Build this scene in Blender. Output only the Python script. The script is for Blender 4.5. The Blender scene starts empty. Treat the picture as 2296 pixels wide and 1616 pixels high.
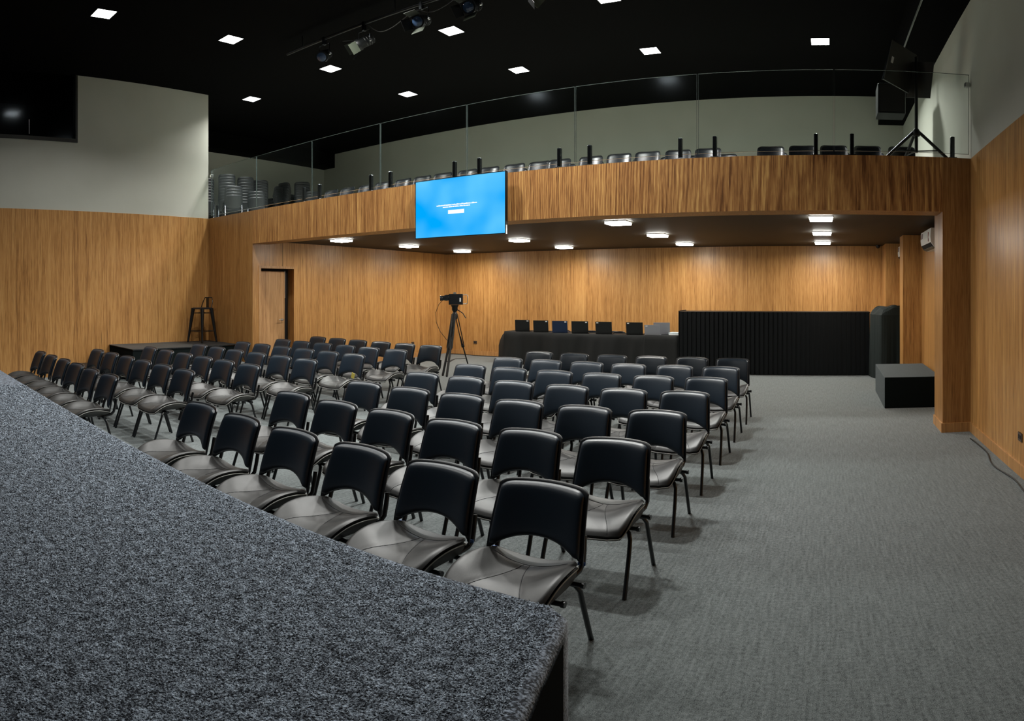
import bpy, math, random
import numpy as np
from mathutils import Vector, Matrix

random.seed(7)
rng = np.random.default_rng(11)
S = bpy.context.scene
C = S.collection
PI = math.pi

# ------------------------------------------------------------------ camera, world, exposure
F = 1360.0            # pixels per radian of the stitched panorama (2296 x 1616)
U0, V0 = 1852.5, 652.7
cam_d = bpy.data.cameras.new('camera')
cam_d.type = 'PANO'
cam_d.panorama_type = 'EQUIRECTANGULAR'
cam_d.longitude_min = -1148.0 / F
cam_d.longitude_max = 1148.0 / F
cam_d.latitude_max = V0 / F
cam_d.latitude_min = -(1616.0 - V0) / F
cam_d.clip_start = 0.02
cam = bpy.data.objects.new('camera', cam_d)
C.objects.link(cam)
cam.location = (0, 0, 1.69)
cam.rotation_euler = (PI / 2, 0, (U0 - 1148.0) / F)
S.camera = cam

w = bpy.data.worlds.new('world')
S.world = w
w.use_nodes = True
w.node_tree.nodes['Background'].inputs[0].default_value = (0.6, 0.7, 0.8, 1)
w.node_tree.nodes['Background'].inputs[1].default_value = 0.004
S.view_settings.view_transform = 'Standard'
S.view_settings.look = 'None'
S.view_settings.gamma = 1.0
S.view_settings.exposure = 2.0
S.view_settings.use_curve_mapping = False
S.cycles.use_denoising = True
S.cycles.max_bounces = 8
S.cycles.diffuse_bounces = 4
S.cycles.transparent_max_bounces = 12
S.cycles.sample_clamp_indirect = 6.0
LAMP = 30.0           # watts of each LED panel of the hall
LAMP_LOW = 6.2        # watts of each LED panel under the balcony
SPREAD = 2.2          # beam angle of the panels
SPREAD_LOW = 2.95

# ------------------------------------------------------------------ materials
def mat(name, col, rough=0.5, metal=0.0, spec=0.5, noise=None, bump=None, emit=None, coat=0.0):
    """noise = (scale xyz, second colour, low, high); bump = (scale, strength, distance)"""
    m = bpy.data.materials.new(name)
    m.use_nodes = True
    nt = m.node_tree
    b = nt.nodes['Principled BSDF']
    b.inputs['Base Color'].default_value = (*col, 1)
    b.inputs['Roughness'].default_value = rough
    b.inputs['Metallic'].default_value = metal
    b.inputs['Specular IOR Level'].default_value = spec
    b.inputs['Coat Weight'].default_value = coat
    tc = nt.nodes.new('ShaderNodeTexCoord')
    if noise:
        sc, c2, lo, hi = noise
        mp = nt.nodes.new('ShaderNodeMapping'); mp.inputs['Scale'].default_value = sc
        n = nt.nodes.new('ShaderNodeTexNoise'); n.inputs['Scale'].default_value = 1.0
        n.inputs['Detail'].default_value = 5.0
        r = nt.nodes.new('ShaderNodeValToRGB')
        r.color_ramp.elements[0].position = lo; r.color_ramp.elements[1].position = hi
        r.color_ramp.elements[0].color = (*col, 1); r.color_ramp.elements[1].color = (*c2, 1)
        nt.links.new(tc.outputs['Object'], mp.inputs[0]); nt.links.new(mp.outputs[0], n.inputs['Vector'])
        nt.links.new(n.outputs['Fac'], r.inputs[0]); nt.links.new(r.outputs[0], b.inputs['Base Color'])
    if bump:
        sc, st, di = bump
        n2 = nt.nodes.new('ShaderNodeTexNoise'); n2.inputs['Scale'].default_value = sc
        n2.inputs['Detail'].default_value = 3.0
        bp = nt.nodes.new('ShaderNodeBump'); bp.inputs['Strength'].default_value = st
        bp.inputs['Distance'].default_value = di
        nt.links.new(tc.outputs['Object'], n2.inputs['Vector']); nt.links.new(n2.outputs['Fac'], bp.inputs['Height'])
        nt.links.new(bp.outputs[0], b.inputs['Normal'])
    if emit:
        b.inputs['Emission Color'].default_value = (*emit[0], 1)
        b.inputs['Emission Strength'].default_value = emit[1]
    return m

def wood_mat(name, cols, fine=1.0, rough=0.38, figure=0.0):
    """vertical wood grain: long streaks, fine pores and a cathedral figure"""
    m = bpy.data.materials.new(name); m.use_nodes = True
    nt = m.node_tree; N = nt.nodes; L = nt.links
    b = N['Principled BSDF']
    tc = N.new('ShaderNodeTexCoord')
    def noise(scale, detail=4.0, dist=0.0, src=None):
        mp = N.new('ShaderNodeMapping'); mp.inputs['Scale'].default_value = scale
        n = N.new('ShaderNodeTexNoise'); n.inputs['Scale'].default_value = 1.0
        n.inputs['Detail'].default_value = detail; n.inputs['Distortion'].default_value = dist
        L.new(src or tc.outputs['Object'], mp.inputs[0]); L.new(mp.outputs[0], n.inputs['Vector'])
        return n.outputs['Fac']
    def math_(op, a, bb, clamp=False):
        q = N.new('ShaderNodeMath'); q.operation = op; q.use_clamp = clamp
        for i, v in enumerate((a, bb)):
            if isinstance(v, (int, float)): q.inputs[i].default_value = v
            else: L.new(v, q.inputs[i])
        return q.outputs[0]
    a = noise((9 * fine, 9 * fine, 0.35), 5, 0.6)
    c = noise((42 * fine, 42 * fine, 1.2), 4, 0.2)
    d = noise((110 * fine, 110 * fine, 5.0), 2)
    v = math_('ADD', math_('MULTIPLY', a, 0.24), math_('ADD', math_('MULTIPLY', c, 0.44), math_('MULTIPLY', d, 0.32)))
    if figure > 0:
        wv = N.new('ShaderNodeTexWave'); wv.wave_type = 'RINGS'; wv.rings_direction = 'SPHERICAL'
        wv.inputs['Scale'].default_value = 1.0; wv.inputs['Distortion'].default_value = 3.5
        wv.inputs['Detail'].default_value = 3.0; wv.inputs['Detail Scale'].default_value = 1.2
        mp = N.new('ShaderNodeMapping'); mp.inputs['Scale'].default_value = (26, 26, 4.0)
        L.new(tc.outputs['Object'], mp.inputs[0]); L.new(mp.outputs[0], wv.inputs['Vector'])
        v = math_('ADD', math_('MULTIPLY', v, 1 - figure), math_('MULTIPLY', wv.outputs['Fac'], figure))
    r = N.new('ShaderNodeValToRGB')
    els = r.color_ramp.elements
    els[0].position = cols[0][0]; els[0].color = (*cols[0][1], 1)
    els[1].position = cols[-1][0]; els[1].color = (*cols[-1][1], 1)
    for p, cc in cols[1:-1]:
        e = els.new(p); e.color = (*cc, 1)
    L.new(v, r.inputs[0])
    # short dark pores
    pn = noise((85 * fine, 85 * fine, 2.2), 1.5)
    pr = N.new('ShaderNodeValToRGB'); pr.color_ramp.elements[0].position = 0.66; pr.color_ramp.elements[1].position = 0.76
    pr.color_ramp.elements[0].color = (0, 0, 0, 1); pr.color_ramp.elements[1].color = (1, 1, 1, 1)
    L.new(pn, pr.inputs[0])
    mx = N.new('ShaderNodeMix'); mx.data_type = 'RGBA'
    dk = tuple(x * 0.45 for x in cols[0][1])
    L.new(math_('MULTIPLY', pr.outputs[0], 0.75), mx.inputs[0])
    L.new(r.outputs[0], mx.inputs[6]); mx.inputs[7].default_value = (*dk, 1)
    L.new(mx.outputs[2], b.inputs['Base Color'])
    b.inputs['Roughness'].default_value = rough
    b.inputs['Specular IOR Level'].default_value = 0.45
    bp = N.new('ShaderNodeBump'); bp.inputs['Strength'].default_value = 0.12; bp.inputs['Distance'].default_value = 0.002
    L.new(v, bp.inputs['Height']); L.new(bp.outputs[0], b.inputs['Normal'])
    return m

M_wood = wood_mat('oak laminate', [(0.36, (0.22, 0.096, 0.028)), (0.46, (0.40, 0.190, 0.056)), (0.54, (0.48, 0.245, 0.078)), (0.66, (0.60, 0.335, 0.118))], 1.0, 0.36)
M_fascia = wood_mat('figured teak laminate', [(0.36, (0.13, 0.050, 0.015)), (0.45, (0.31, 0.135, 0.042)), (0.54, (0.46, 0.225, 0.072)), (0.68, (0.76, 0.45, 0.15))], 1.25, 0.4, 0.11)
M_pier = wood_mat('dark oak laminate', [(0.36, (0.17, 0.072, 0.021)), (0.46, (0.31, 0.145, 0.043)), (0.54, (0.38, 0.190, 0.060)), (0.66, (0.49, 0.27, 0.095))], 1.0, 0.38)
M_door = wood_mat('door laminate', [(0.33, (0.26, 0.13, 0.05)), (0.5, (0.46, 0.25, 0.105)), (0.68, (0.60, 0.36, 0.17))], 0.9, 0.4)
M_base = wood_mat('skirting laminate', [(0.33, (0.24, 0.11, 0.035)), (0.5, (0.45, 0.225, 0.078)), (0.68, (0.58, 0.32, 0.12))], 1.2, 0.4)
M_paint = mat('grey green wall paint', (0.47, 0.475, 0.41), 0.75, spec=0.25, noise=((1.2, 1.2, 1.2), (0.50, 0.505, 0.44), 0.35, 0.65), bump=(180, 0.08, 0.002))
M_black = mat('matt black ceiling paint', (0.0018, 0.0018, 0.0018), 0.9, spec=0.05)
M_under = mat('dark brown soffit paint', (0.024, 0.021, 0.016), 0.6, spec=0.25, bump=(30, 0.05, 0.01))
M_blackpaint = mat('black satin paint', (0.005, 0.006, 0.006), 0.45, spec=0.35)
M_slat = mat('black slat lacquer', (0.002, 0.003, 0.0038), 0.5, spec=0.22)
M_leather = mat('black leatherette', (0.012, 0.021, 0.033), 0.37, spec=0.55, bump=(260, 0.10, 0.0015))
M_seat = mat('black leatherette seat', (0.026, 0.0255, 0.0245), 0.46, spec=0.7, bump=(220, 0.14, 0.0015), coat=0.0)
M_shell = mat('black moulded plastic', (0.010, 0.012, 0.015), 0.42, spec=0.5, bump=(400, 0.08, 0.001))
M_seatshell = mat('grey moulded plastic', (0.055, 0.056, 0.052), 0.5, spec=0.4)
M_piping = mat('pale piping thread', (0.42, 0.42, 0.39), 0.6)
M_tube = mat('black enamelled tube', (0.006, 0.007, 0.008), 0.28, spec=0.6)
M_blue = mat('blue label', (0.03, 0.10, 0.32), 0.4)
M_gloss = mat('glossy black plastic', (0.010, 0.012, 0.015), 0.27, spec=0.6)
M_metal = mat('brushed steel', (0.55, 0.56, 0.56), 0.28, metal=1.0)
M_darkmetal = mat('dark polished steel', (0.10, 0.11, 0.12), 0.22, metal=1.0)
M_white = mat('white plastic', (0.88, 0.90, 0.87), 0.35)
M_offwhite = mat('white label', (0.75, 0.75, 0.75), 0.5)
M_grill = mat('grey louvre', (0.16, 0.18, 0.16), 0.4)
M_stick = mat('faded pink label', (0.32, 0.25, 0.25), 0.5)
M_red = mat('red stripe', (0.30, 0.03, 0.03), 0.4)
M_cloth = mat('black polyester cloth', (0.009, 0.010, 0.010), 0.7, spec=0.3, bump=(60, 0.15, 0.003))
M_cover = mat('dark green black fabric', (0.012, 0.017, 0.016), 0.8, spec=0.2, bump=(90, 0.2, 0.003))
M_felt = mat('grey carpeted box', (0.06, 0.072, 0.075), 0.95, spec=0.1, noise=((160, 160, 160), (0.12, 0.135, 0.14), 0.35, 0.65))
M_blackfelt = mat('black felt', (0.006, 0.009, 0.009), 0.95, spec=0.08)
M_deck = mat('black deck with sheen', (0.016, 0.018, 0.018), 0.6, noise=((6, 2, 6), (0.03, 0.032, 0.032), .4, .7))  # grey sheen of the platform top put into its colour
M_laptop = mat('black laptop lid', (0.008, 0.009, 0.009), 0.35, spec=0.4)
M_laptop_blue = mat('navy laptop lid', (0.006, 0.018, 0.055), 0.35)
M_laptop_grey = mat('silver laptop lid', (0.30, 0.31, 0.34), 0.42, metal=0.3)
M_key = mat('dark keyboard', (0.02, 0.02, 0.022), 0.5)
M_socket = mat('brown socket plate', (0.07, 0.045, 0.03), 0.4)
M_lens = mat('bluish lens', (0.05, 0.09, 0.17), 0.08, spec=1.0, coat=0.8)
M_barn = mat('grey green barn door', (0.05, 0.06, 0.042), 0.55)
M_yellow = mat('yellow sticker', (0.75, 0.62, 0.12), 0.5)
M_paper = mat('pale blue paper', (0.55, 0.63, 0.66), 0.7)
M_windark = mat('dark booth interior', (0.003, 0.0035, 0.004), 0.8)
M_frame = mat('dark bronze frame', (0.030, 0.029, 0.026), 0.4, spec=0.4)
M_hole = mat('dark gap', (0.004, 0.003, 0.003), 0.9)
M_seam = mat('dark joint', (0.06, 0.035, 0.018), 0.8)  # dark line of the joint between wall panels

def emission(name, col, s):
    m = bpy.data.materials.new(name); m.use_nodes = True
    nt = m.node_tree; nt.nodes.remove(nt.nodes['Principled BSDF'])
    e = nt.nodes.new('ShaderNodeEmission'); e.inputs[0].default_value = (*col, 1); e.inputs[1].default_value = s
    nt.links.new(e.outputs[0], nt.nodes['Material Output'].inputs[0])
    return m
M_led = emission('hall LED diffuser', (1.0, 1.0, 0.97), 4.0)
M_ledlow = emission('balcony LED diffuser', (1.0, 0.975, 0.90), 9.0)

def glass_mat(name, tint, refl):
    m = bpy.data.materials.new(name); m.use_nodes = True
    nt = m.node_tree; N = nt.nodes; L = nt.links
    N.remove(N['Principled BSDF'])
    t = N.new('ShaderNodeBsdfTransparent'); t.inputs[0].default_value = (*tint, 1)
    g = N.new('ShaderNodeBsdfGlossy'); g.inputs['Roughness'].default_value = 0.11
    g.inputs[0].default_value = (0.8, 0.9, 1.0, 1)
    fr = N.new('ShaderNodeLayerWeight')          # Schlick: reflection depends on the angle to the pane only
    pw = N.new('ShaderNodeMath'); pw.operation = 'POWER'; pw.inputs[1].default_value = 5.0
    ml = N.new('ShaderNodeMath'); ml.operation = 'MULTIPLY_ADD'; ml.inputs[1].default_value = 0.9; ml.inputs[2].default_value = refl
    L.new(fr.outputs['Facing'], pw.inputs[0]); L.new(pw.outputs[0], ml.inputs[0])
    mx = N.new('ShaderNodeMixShader')
    L.new(ml.outputs[0], mx.inputs[0]); L.new(t.outputs[0], mx.inputs[1]); L.new(g.outputs[0], mx.inputs[2])
    L.new(mx.outputs[0], N['Material Output'].inputs[0])
    return m
M_glass = glass_mat('clear pane', (0.94, 0.965, 0.955), 0.012)
M_bounce = mat('pale bounce floor', (0.30, 0.32, 0.28), 0.45)  # unseen balcony floor, made pale to bounce lamp light onto the rear wall
M_edge = mat('polished pane edge', (0.05, 0.065, 0.062), 0.25, spec=0.5)

# carpet: hall floor
def carpet_mat(name, dark, light, lo, hi, scale, bump, streak):
    m = bpy.data.materials.new(name); m.use_nodes = True
    nt = m.node_tree; N = nt.nodes; L = nt.links
    b = N['Principled BSDF']; tc = N.new('ShaderNodeTexCoord')
    n = N.new('ShaderNodeTexNoise'); n.inputs['Scale'].default_value = scale; n.inputs['Detail'].default_value = 3
    L.new(tc.outputs['Object'], n.inputs['Vector'])
    n2 = N.new('ShaderNodeTexNoise'); n2.inputs['Scale'].default_value = scale * 0.22; n2.inputs['Detail'].default_value = 2
    L.new(tc.outputs['Object'], n2.inputs['Vector'])
    mp = N.new('ShaderNodeMapping'); mp.inputs['Scale'].default_value = (70, 5, 1)
    n3 = N.new('ShaderNodeTexNoise'); n3.inputs['Scale'].default_value = 1; n3.inputs['Detail'].default_value = 3
    L.new(tc.outputs['Object'], mp.inputs[0]); L.new(mp.outputs[0], n3.inputs['Vector'])
    a = N.new('ShaderNodeMix'); a.data_type = 'FLOAT'; a.inputs[0].default_value = 0.3
    L.new(n.outputs['Fac'], a.inputs[2]); L.new(n2.outputs['Fac'], a.inputs[3])
    a2 = N.new('ShaderNodeMix'); a2.data_type = 'FLOAT'; a2.inputs[0].default_value = streak
    L.new(a.outputs[0], a2.inputs[2]); L.new(n3.outputs['Fac'], a2.inputs[3])
    r = N.new('ShaderNodeValToRGB')
    r.color_ramp.elements[0].position = lo; r.color_ramp.elements[1].position = hi
    r.color_ramp.elements[0].color = (*dark, 1); r.color_ramp.elements[1].color = (*light, 1)
    L.new(a2.outputs[0], r.inputs[0]); L.new(r.outputs[0], b.inputs['Base Color'])
    b.inputs['Roughness'].default_value = 0.95; b.inputs['Specular IOR Level'].default_value = 0.1
    b.inputs['Sheen Weight'].default_value = 0.25; b.inputs['Sheen Roughness'].default_value = 0.5
    bp = N.new('ShaderNodeBump'); bp.inputs['Strength'].default_value = bump; bp.inputs['Distance'].default_value = 0.006
    L.new(a.outputs[0], bp.inputs['Height']); L.new(bp.outputs[0], b.inputs['Normal'])
    return m
M_carpet = carpet_mat('grey loop carpet', (0.022, 0.028, 0.029), (0.24, 0.268, 0.268), 0.36, 0.66, 230, 0.6, 0.20)
M_stage = carpet_mat('blue grey stage carpet', (0.018, 0.022, 0.030), (0.33, 0.385, 0.47), 0.44, 0.62, 105, 1.0, 0.0)

# ------------------------------------------------------------------ mesh builder
class MB:
    def __init__(self):
        self.v = []; self.f = []; self.mi = []; self.m = 0; self.sm = []
    def add(self, verts, faces, smooth=False):
        o = len(self.v)
        self.v.extend([tuple(p) for p in verts])
        for f in faces:
            self.f.append(tuple(i + o for i in f)); self.mi.append(self.m); self.sm.append(smooth)
        return self
    def box(self, x0, x1, y0, y1, z0, z1, rot=None, at=None):
        P = [(x0, y0, z0), (x1, y0, z0), (x1, y1, z0), (x0, y1, z0), (x0, y0, z1), (x1, y0, z1), (x1, y1, z1), (x0, y1, z1)]
        if rot is not None:
            P = [tuple(rot @ Vector(p)) for p in P]
        if at is not None:
            P = [(p[0] + at[0], p[1] + at[1], p[2] + at[2]) for p in P]
        return self.add(P, [(0, 3, 2, 1), (4, 5, 6, 7), (0, 1, 5, 4), (1, 2, 6, 5), (2, 3, 7, 6), (3, 0, 4, 7)])
    def rbox(self, x0, x1, y0, y1, z0, z1, r):
        """box with a chamfer r on the four edges parallel to z and on the top rim"""
        def ring(d, z):
            k = r * 0.3
            a, b_, c, e = x0 + d, x1 - d, y0 + d, y1 - d
            return [(a + r, c, z), (b_ - r, c, z), (b_ - k, c + k, z), (b_, c + r, z), (b_, e - r, z), (b_ - k, e - k, z), (b_ - r, e, z), (a + r, e, z),
                    (a + k, e - k, z), (a, e - r, z), (a, c + r, z), (a + k, c + k, z)]
        rings = [ring(0, z0), ring(0, z1 - r), ring(r * 0.3, z1 - r * 0.3), ring(r, z1)]
        V = [p for q in rings for p in q]; n = 12; Fc = []
        for k in range(3):
            for i in range(n):
                j = (i + 1) % n
                Fc.append((k * n + i, k * n + j, (k + 1) * n + j, (k + 1) * n + i))
        Fc.append(tuple(range(n - 1, -1, -1))); Fc.append(tuple(range(3 * n, 4 * n)))
        return self.add(V, Fc)
    def tube(self, pts, r, n=8, cap=True, flat=None):
        pts = [Vector(p) for p in pts]
        rs = r if isinstance(r, (list, tuple)) else [r] * len(pts)
        V = []; Fc = []
        up = None
        for i, p in enumerate(pts):
            t = (pts[min(i + 1, len(pts) - 1)] - pts[max(i - 1, 0)]).normalized()
            if up is None:
                up = Vector((0, 0, 1)) if abs(t.z) < 0.9 else Vector((1, 0, 0))
            s = t.cross(up).normalized(); u = s.cross(t).normalized(); up = u
            for k in range(n):
                a = 2 * PI * k / n
                fx = flat if flat else 1.0
                V.append(p + s * math.cos(a) * rs[i] * fx + u * math.sin(a) * rs[i])
        for i in range(len(pts) - 1):
            for k in range(n):
                j = (k + 1) % n
                Fc.append((i * n + k, i * n + j, (i + 1) * n + j, (i + 1) * n + k))
        self.add(V, Fc, True)
        if cap:
            o = len(pts) - 1
            self.add([V[k] for k in range(n)], [tuple(range(n - 1, -1, -1))])
            self.add([V[o * n + k] for k in range(n)], [tuple(range(n))])
        return self
    def lathe(self, prof, at=(0, 0, 0), n=20, axis=None, cap=True):
        """profile (r, h) turned round the axis"""
        ax = Vector(axis or (0, 0, 1)).normalized()
        q = Vector((0, 0, 1)).rotation_difference(ax)
        V = []; Fc = []
        for r, h in prof:
            for k in range(n):
                a = 2 * PI * k / n
                V.append(q @ Vector((r * math.cos(a), r * math.sin(a), h)) + Vector(at))
        for i in range(len(prof) - 1):
            for k in range(n):
                j = (k + 1) % n
                Fc.append((i * n + k, i * n + j, (i + 1) * n + j, (i + 1) * n + k))
        self.add(V, Fc, True)
        if cap:
            self.add(V[:n], [tuple(range(n - 1, -1, -1))]); self.add(V[-n:], [tuple(range(n))])
        return self
    def prism(self, poly, z0, z1):
        n = len(poly)
        V = [(x, y, z0) for x, y in poly] + [(x, y, z1) for x, y in poly]
        return self.add(V, [tuple(range(n - 1, -1, -1)), tuple(range(n, 2 * n))] + [(i, (i + 1) % n, n + (i + 1) % n, n + i) for i in range(n)])
    def grid(self, P, smooth=True, flip=False):
        """P[i][j] points"""
        a, b_ = len(P), len(P[0])
        V = [p for row in P for p in row]; Fc = []
        for i in range(a - 1):
            for j in range(b_ - 1):
                q = (i * b_ + j, (i + 1) * b_ + j, (i + 1) * b_ + j + 1, i * b_ + j + 1)
                Fc.append(q[::-1] if flip else q)
        return self.add(V, Fc, smooth)
    def mesh(self, name, mats):
        me = bpy.data.meshes.new(name)
        me.from_pydata(self.v, [], self.f)
        for m in (mats if isinstance(mats, (list, tuple)) else [mats]):
            me.materials.append(m)
        me.polygons.foreach_set('material_index', self.mi)
        me.polygons.foreach_set('use_smooth', self.sm)
        me.update()
        return me
    def build(self, name, mats, parent=None, loc=None, rot=None):
        o = bpy.data.objects.new(name, self.mesh(name, mats))
        C.objects.link(o)
        if parent is not None: o.parent = parent
        if loc is not None: o.location = loc
        if rot is not None: o.rotation_euler = rot
        return o

def tag(o, label, cat, group=None):
    o['label'] = label; o['category'] = cat
    if group: o['group'] = group
    return o
def thing(name, label, cat, loc=(0, 0, 0), rz=0.0, group=None):
    o = bpy.data.objects.new(name, None); C.objects.link(o)
    o.empty_display_size = 0.1
    o.location = loc; o.rotation_euler = (0, 0, rz)
    return tag(o, label, cat, group)
def struct(o, label, cat='wall'):
    o['kind'] = 'structure'; o['label'] = label; o['category'] = cat
    return o
def kids(o):
    return [c for c in bpy.data.objects if c.parent is o]
def make_tree(o):
    return (o, [make_tree(c) for c in kids(o)])
def dup(tree, loc=None, rot=None, label=None, group=None, parent=None):
    src, ch = tree
    c = src.copy(); C.objects.link(c)
    if parent is not None: c.parent = parent
    if loc is not None: c.location = loc
    if rot is not None: c.rotation_euler = rot
    if label: c['label'] = label
    if group: c['group'] = group
    for t in ch: dup(t, parent=c)
    return c

# ------------------------------------------------------------------ the room
XL, XR = -11.35, 1.70        # left and right cladding faces
YF = 7.0                      # front of the balcony
YB = 13.4                     # rear wall
YS = -2.6                     # wall behind the photographer
ZT, ZB = 3.29, 2.63           # top and underside of the balcony front
ZC = 6.16                     # hall ceiling
ZU = 2.69                     # ceiling under the balcony
XU = -9.70                    # left wall under the balcony

struct(MB().box(-14.9, 2.1, YS - .2, YB + .3, -0.12, 0).build('floor', M_carpet), 'grey loop-pile carpet covering the hall floor', 'floor')
struct(MB().box(-14.9, 2.1, YS - .2, YB + .3, ZC, ZC + .12).build('ceiling', M_black), 'matt black ceiling high over the hall', 'ceiling')

# left wall: oak cladding below, painted above, booth window opening
wl = MB()
wl.box(XL - .25, XL - .012, 3.97, YF, 0, ZC).box(XL - .25, XL - .012, YS, 3.97, 0, 4.69).box(XL - .25, XL - .012, YS, -1.0, 4.69, ZC)
wall_left = struct(wl.build('wall_left', M_paint), 'grey painted upper part of the left wall, panelled in wood below')
MB().box(XL - .012, XL, YS, YF, 0, ZT).build('wood_cladding', M_wood, wall_left)

# right wall
wr = MB().box(XR + .012, XR + .25, YS, YB, 0, ZC)
wall_right = struct(wr.build('wall_right', M_paint), 'right side wall, grey paint above brown wood panelling')
MB().box(XR, XR + .012, YS, YF + .53, 0, ZT).build('wood_cladding', M_wood, wall_right)
MB().box(XR, XR + .012, YF + .53, YB, 0, ZU).build('wood_cladding', M_wood, wall_right)

# rear wall
wb = MB().box(-14.9, XR + .2, YB + .012, YB + .25, 0, ZC)
wall_back = struct(wb.build('wall_back', M_paint), 'rear wall, wood panelled below the balcony and grey above')
MB().box(XU, XR, YB, YB + .012, 0, ZU).build('wood_cladding', M_wood, wall_back)

# wall behind the camera closes the hall
struct(MB().box(XL - .2, XR + .2, YS - .2, YS, 0, ZC).build('wall_front', M_blackpaint), 'dark wall behind the stage end of the hall')

# balcony front: left pier, header, right pier
wf = MB()
wf.box(XU, 1.36, YF, YF + .39, ZB, ZT)
wf.m = 1
wf.box(XL, XU, YF, YF + .12, 0, ZT)
wf.box(1.36, XR, YF, YF + .53, 0, ZT)
struct(wf.build('wall_balcony', [M_fascia, M_pier]), 'figured brown wood front of the balcony with the wide opening below it')
# left wall under the balcony, with the door opening
dy0, dy1, dz = 7.20, 8.06, 2.15
wu = MB()
wu.box(XU - .3, XU, YF + .12, dy0, 0, ZU).box(XU - .3, XU, dy1, YB, 0, ZU).box(XU - .3, XU, dy0, dy1, dz, ZU)
wall_under = struct(wu.build('wall_under_balcony', M_wood), 'wood panelled wall left under the balcony, around the door')
MB().box(XU, XU + .002, 7.755, 7.765, dz + .05, ZU).build('panel_joint', M_seam, wall_under)

dr = MB().box(XU - .20, XU - .16, dy0 + .01, dy1 - .12, 0.005, dz - .05).build('door_1', M_door)
struct(dr, 'plain wood veneer door set deep in its frame under the balcony', 'door')
fr = MB().box(XU, XU + .012, dy0 - .05, dy0, 0, dz + .05).box(XU, XU + .012, dy0, dy1, dz, dz + .05).box(XU - .18, XU, dy0 - .0, dy0 + .008, 0, dz)
fr.build('door_frame', M_door, dr)
MB().box(XU - .25, XU - .205, dy0, dy1, 0, dz).build('recess_shade', M_hole, dr)  # near-black sheet paints the shade around the recessed leaf
MB().box(XU - .165, XU - .155, dy1 - .118, dy1 - .108, 1.55, dz - .04).build('door_seal', M_metal, dr)
h = MB().lathe([(0.026, 0), (0.026, 0.012)], (XU - .16, dy1 - .19, 1.10), 14, (1, 0, 0))
h.tube([(XU - .15, dy1 - .19, 1.10), (XU - .10, dy1 - .19, 1.10), (XU - .095, dy1 - .22, 1.10), (XU - .095, dy1 - .31, 1.10)], .009, 8)
h.build('door_handle', M_metal, dr)

# balcony slab, its dark underside and the deck above
struct(MB().box(XU, XR, YF + .39, YB, ZU, ZU + .02).build('ceiling_under_balcony', M_under), 'dark brown ceiling under the balcony', 'ceiling')
struct(MB().box(-14.6, XR, YF + .39, YB, ZU + .02, 3.20).box(XL, XU, YF + .12, YF + .39, 2.7, 3.2).build('floor_balcony', M_bounce), 'balcony floor behind the glass railing', 'floor')
struct(MB().box(-11.2, XR - .01, 10.15, YB, 3.20, 3.38).build('floor_balcony_step', M_bounce), 'raised rear tier of the balcony floor', 'floor')

# upper left: side wall of the balcony, low black bulkhead, stair recess
struct(MB().box(-14.85, -14.6, YF + .1, YB + .2, 3.2, ZC).box(-14.85, XL - .25, YF - .1, YF + .1, 3.2, ZC).build('wall_balcony_left', M_paint), 'grey side wall left of the balcony seats')
struct(MB().box(-14.6, -14.08, YF + .1, YB, 5.70, ZC).build('trim_1', M_black), 'black bulkhead along the top of the left balcony wall', 'bulkhead')
# upper right: black bulkhead along the wall with a pale strip painting its edge highlight
sf = struct(MB().box(1.15, XR + .012, YS, YB, 5.47, ZC).build('trim_2', M_black), 'black bulkhead along the top of the right wall', 'bulkhead')
MB().box(1.142, 1.15, 3.0, 9.6, 5.46, 5.52).build('edge_highlight', M_grill, sf)
# columns along the right wall under the balcony
struct(MB().box(1.36, XR, 10.7, 11.15, 0, ZU).build('wall_column_middle', M_wood), 'wood clad column between the two air conditioners', 'column')
struct(MB().box(1.24, XR, 12.62, YB, 0, ZU).build('wall_column_rear', M_wood), 'wood clad column in the rear right corner', 'column')

# skirtings
def base_board(name, x0, x1, y0, y1, label):
    b_ = MB().box(x0, x1, y0, y1, 0, .115)
    struct(b_.build(name, M_base), label, 'skirting')
base_board('baseboard_right', XR - .018, XR, YS, YF, 'wooden skirting along the right wall')
base_board('baseboard_pier_front', 1.342, XR - .018, YF - .018, YF, 'wooden skirting across the front of the right pier')
base_board('baseboard_pier_side', 1.342, 1.36, YF, YF + .53, 'wooden skirting on the inner side of the right pier')
base_board('baseboard_back', XU, 1.24, YB - .016, YB, 'wooden skirting along the rear wall')
base_board('baseboard_left', XU, XU + .016, dy1 + .02, YB - .016, 'wooden skirting along the wall beside the door')
base_board('baseboard_recess', XR - .018, XR, YF + .53, 10.7, 'wooden skirting in the recess behind the right pier')

# booth window, upper left
wn = MB()
y0, y1, z0, z1 = -1.0, 3.97, 4.69, ZC
wn.box(XL - .10, XL + .015, y0, y1, z0, z0 + .075).box(XL - .10, XL + .015, y1 - .045, y1, z0 + .075, z1).box(XL - .08, XL - .03, 1.2, 1.24, z0 + .075, z1)
win = struct(wn.build('window_1', M_frame), 'dark control booth window high on the left wall', 'window')
wd = MB(); wd.box(XL - .07, XL - .062, y0, y1 - .045, z0 + .075, z1)
wd.build('pane', M_glass, win)
booth = MB().box(XL - 2.4, XL - 2.3, y0, y1, z0 - .8, z1).box(XL - 2.3, XL - .26, y0 - .1, y0, z0 - .8, z1).box(XL - 2.3, XL - .26, y1, y1 + .1, z0 - .8, z1).box(XL - 2.3, XL - .26, y0, y1, z0 - .9, z0 - .8)
booth.build('booth_interior', M_windark, win)
MB().box(XL - .055, XL - .05, 2.99, 3.0, 4.82, 5.12).build('pane_edge', M_metal, win)

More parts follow.
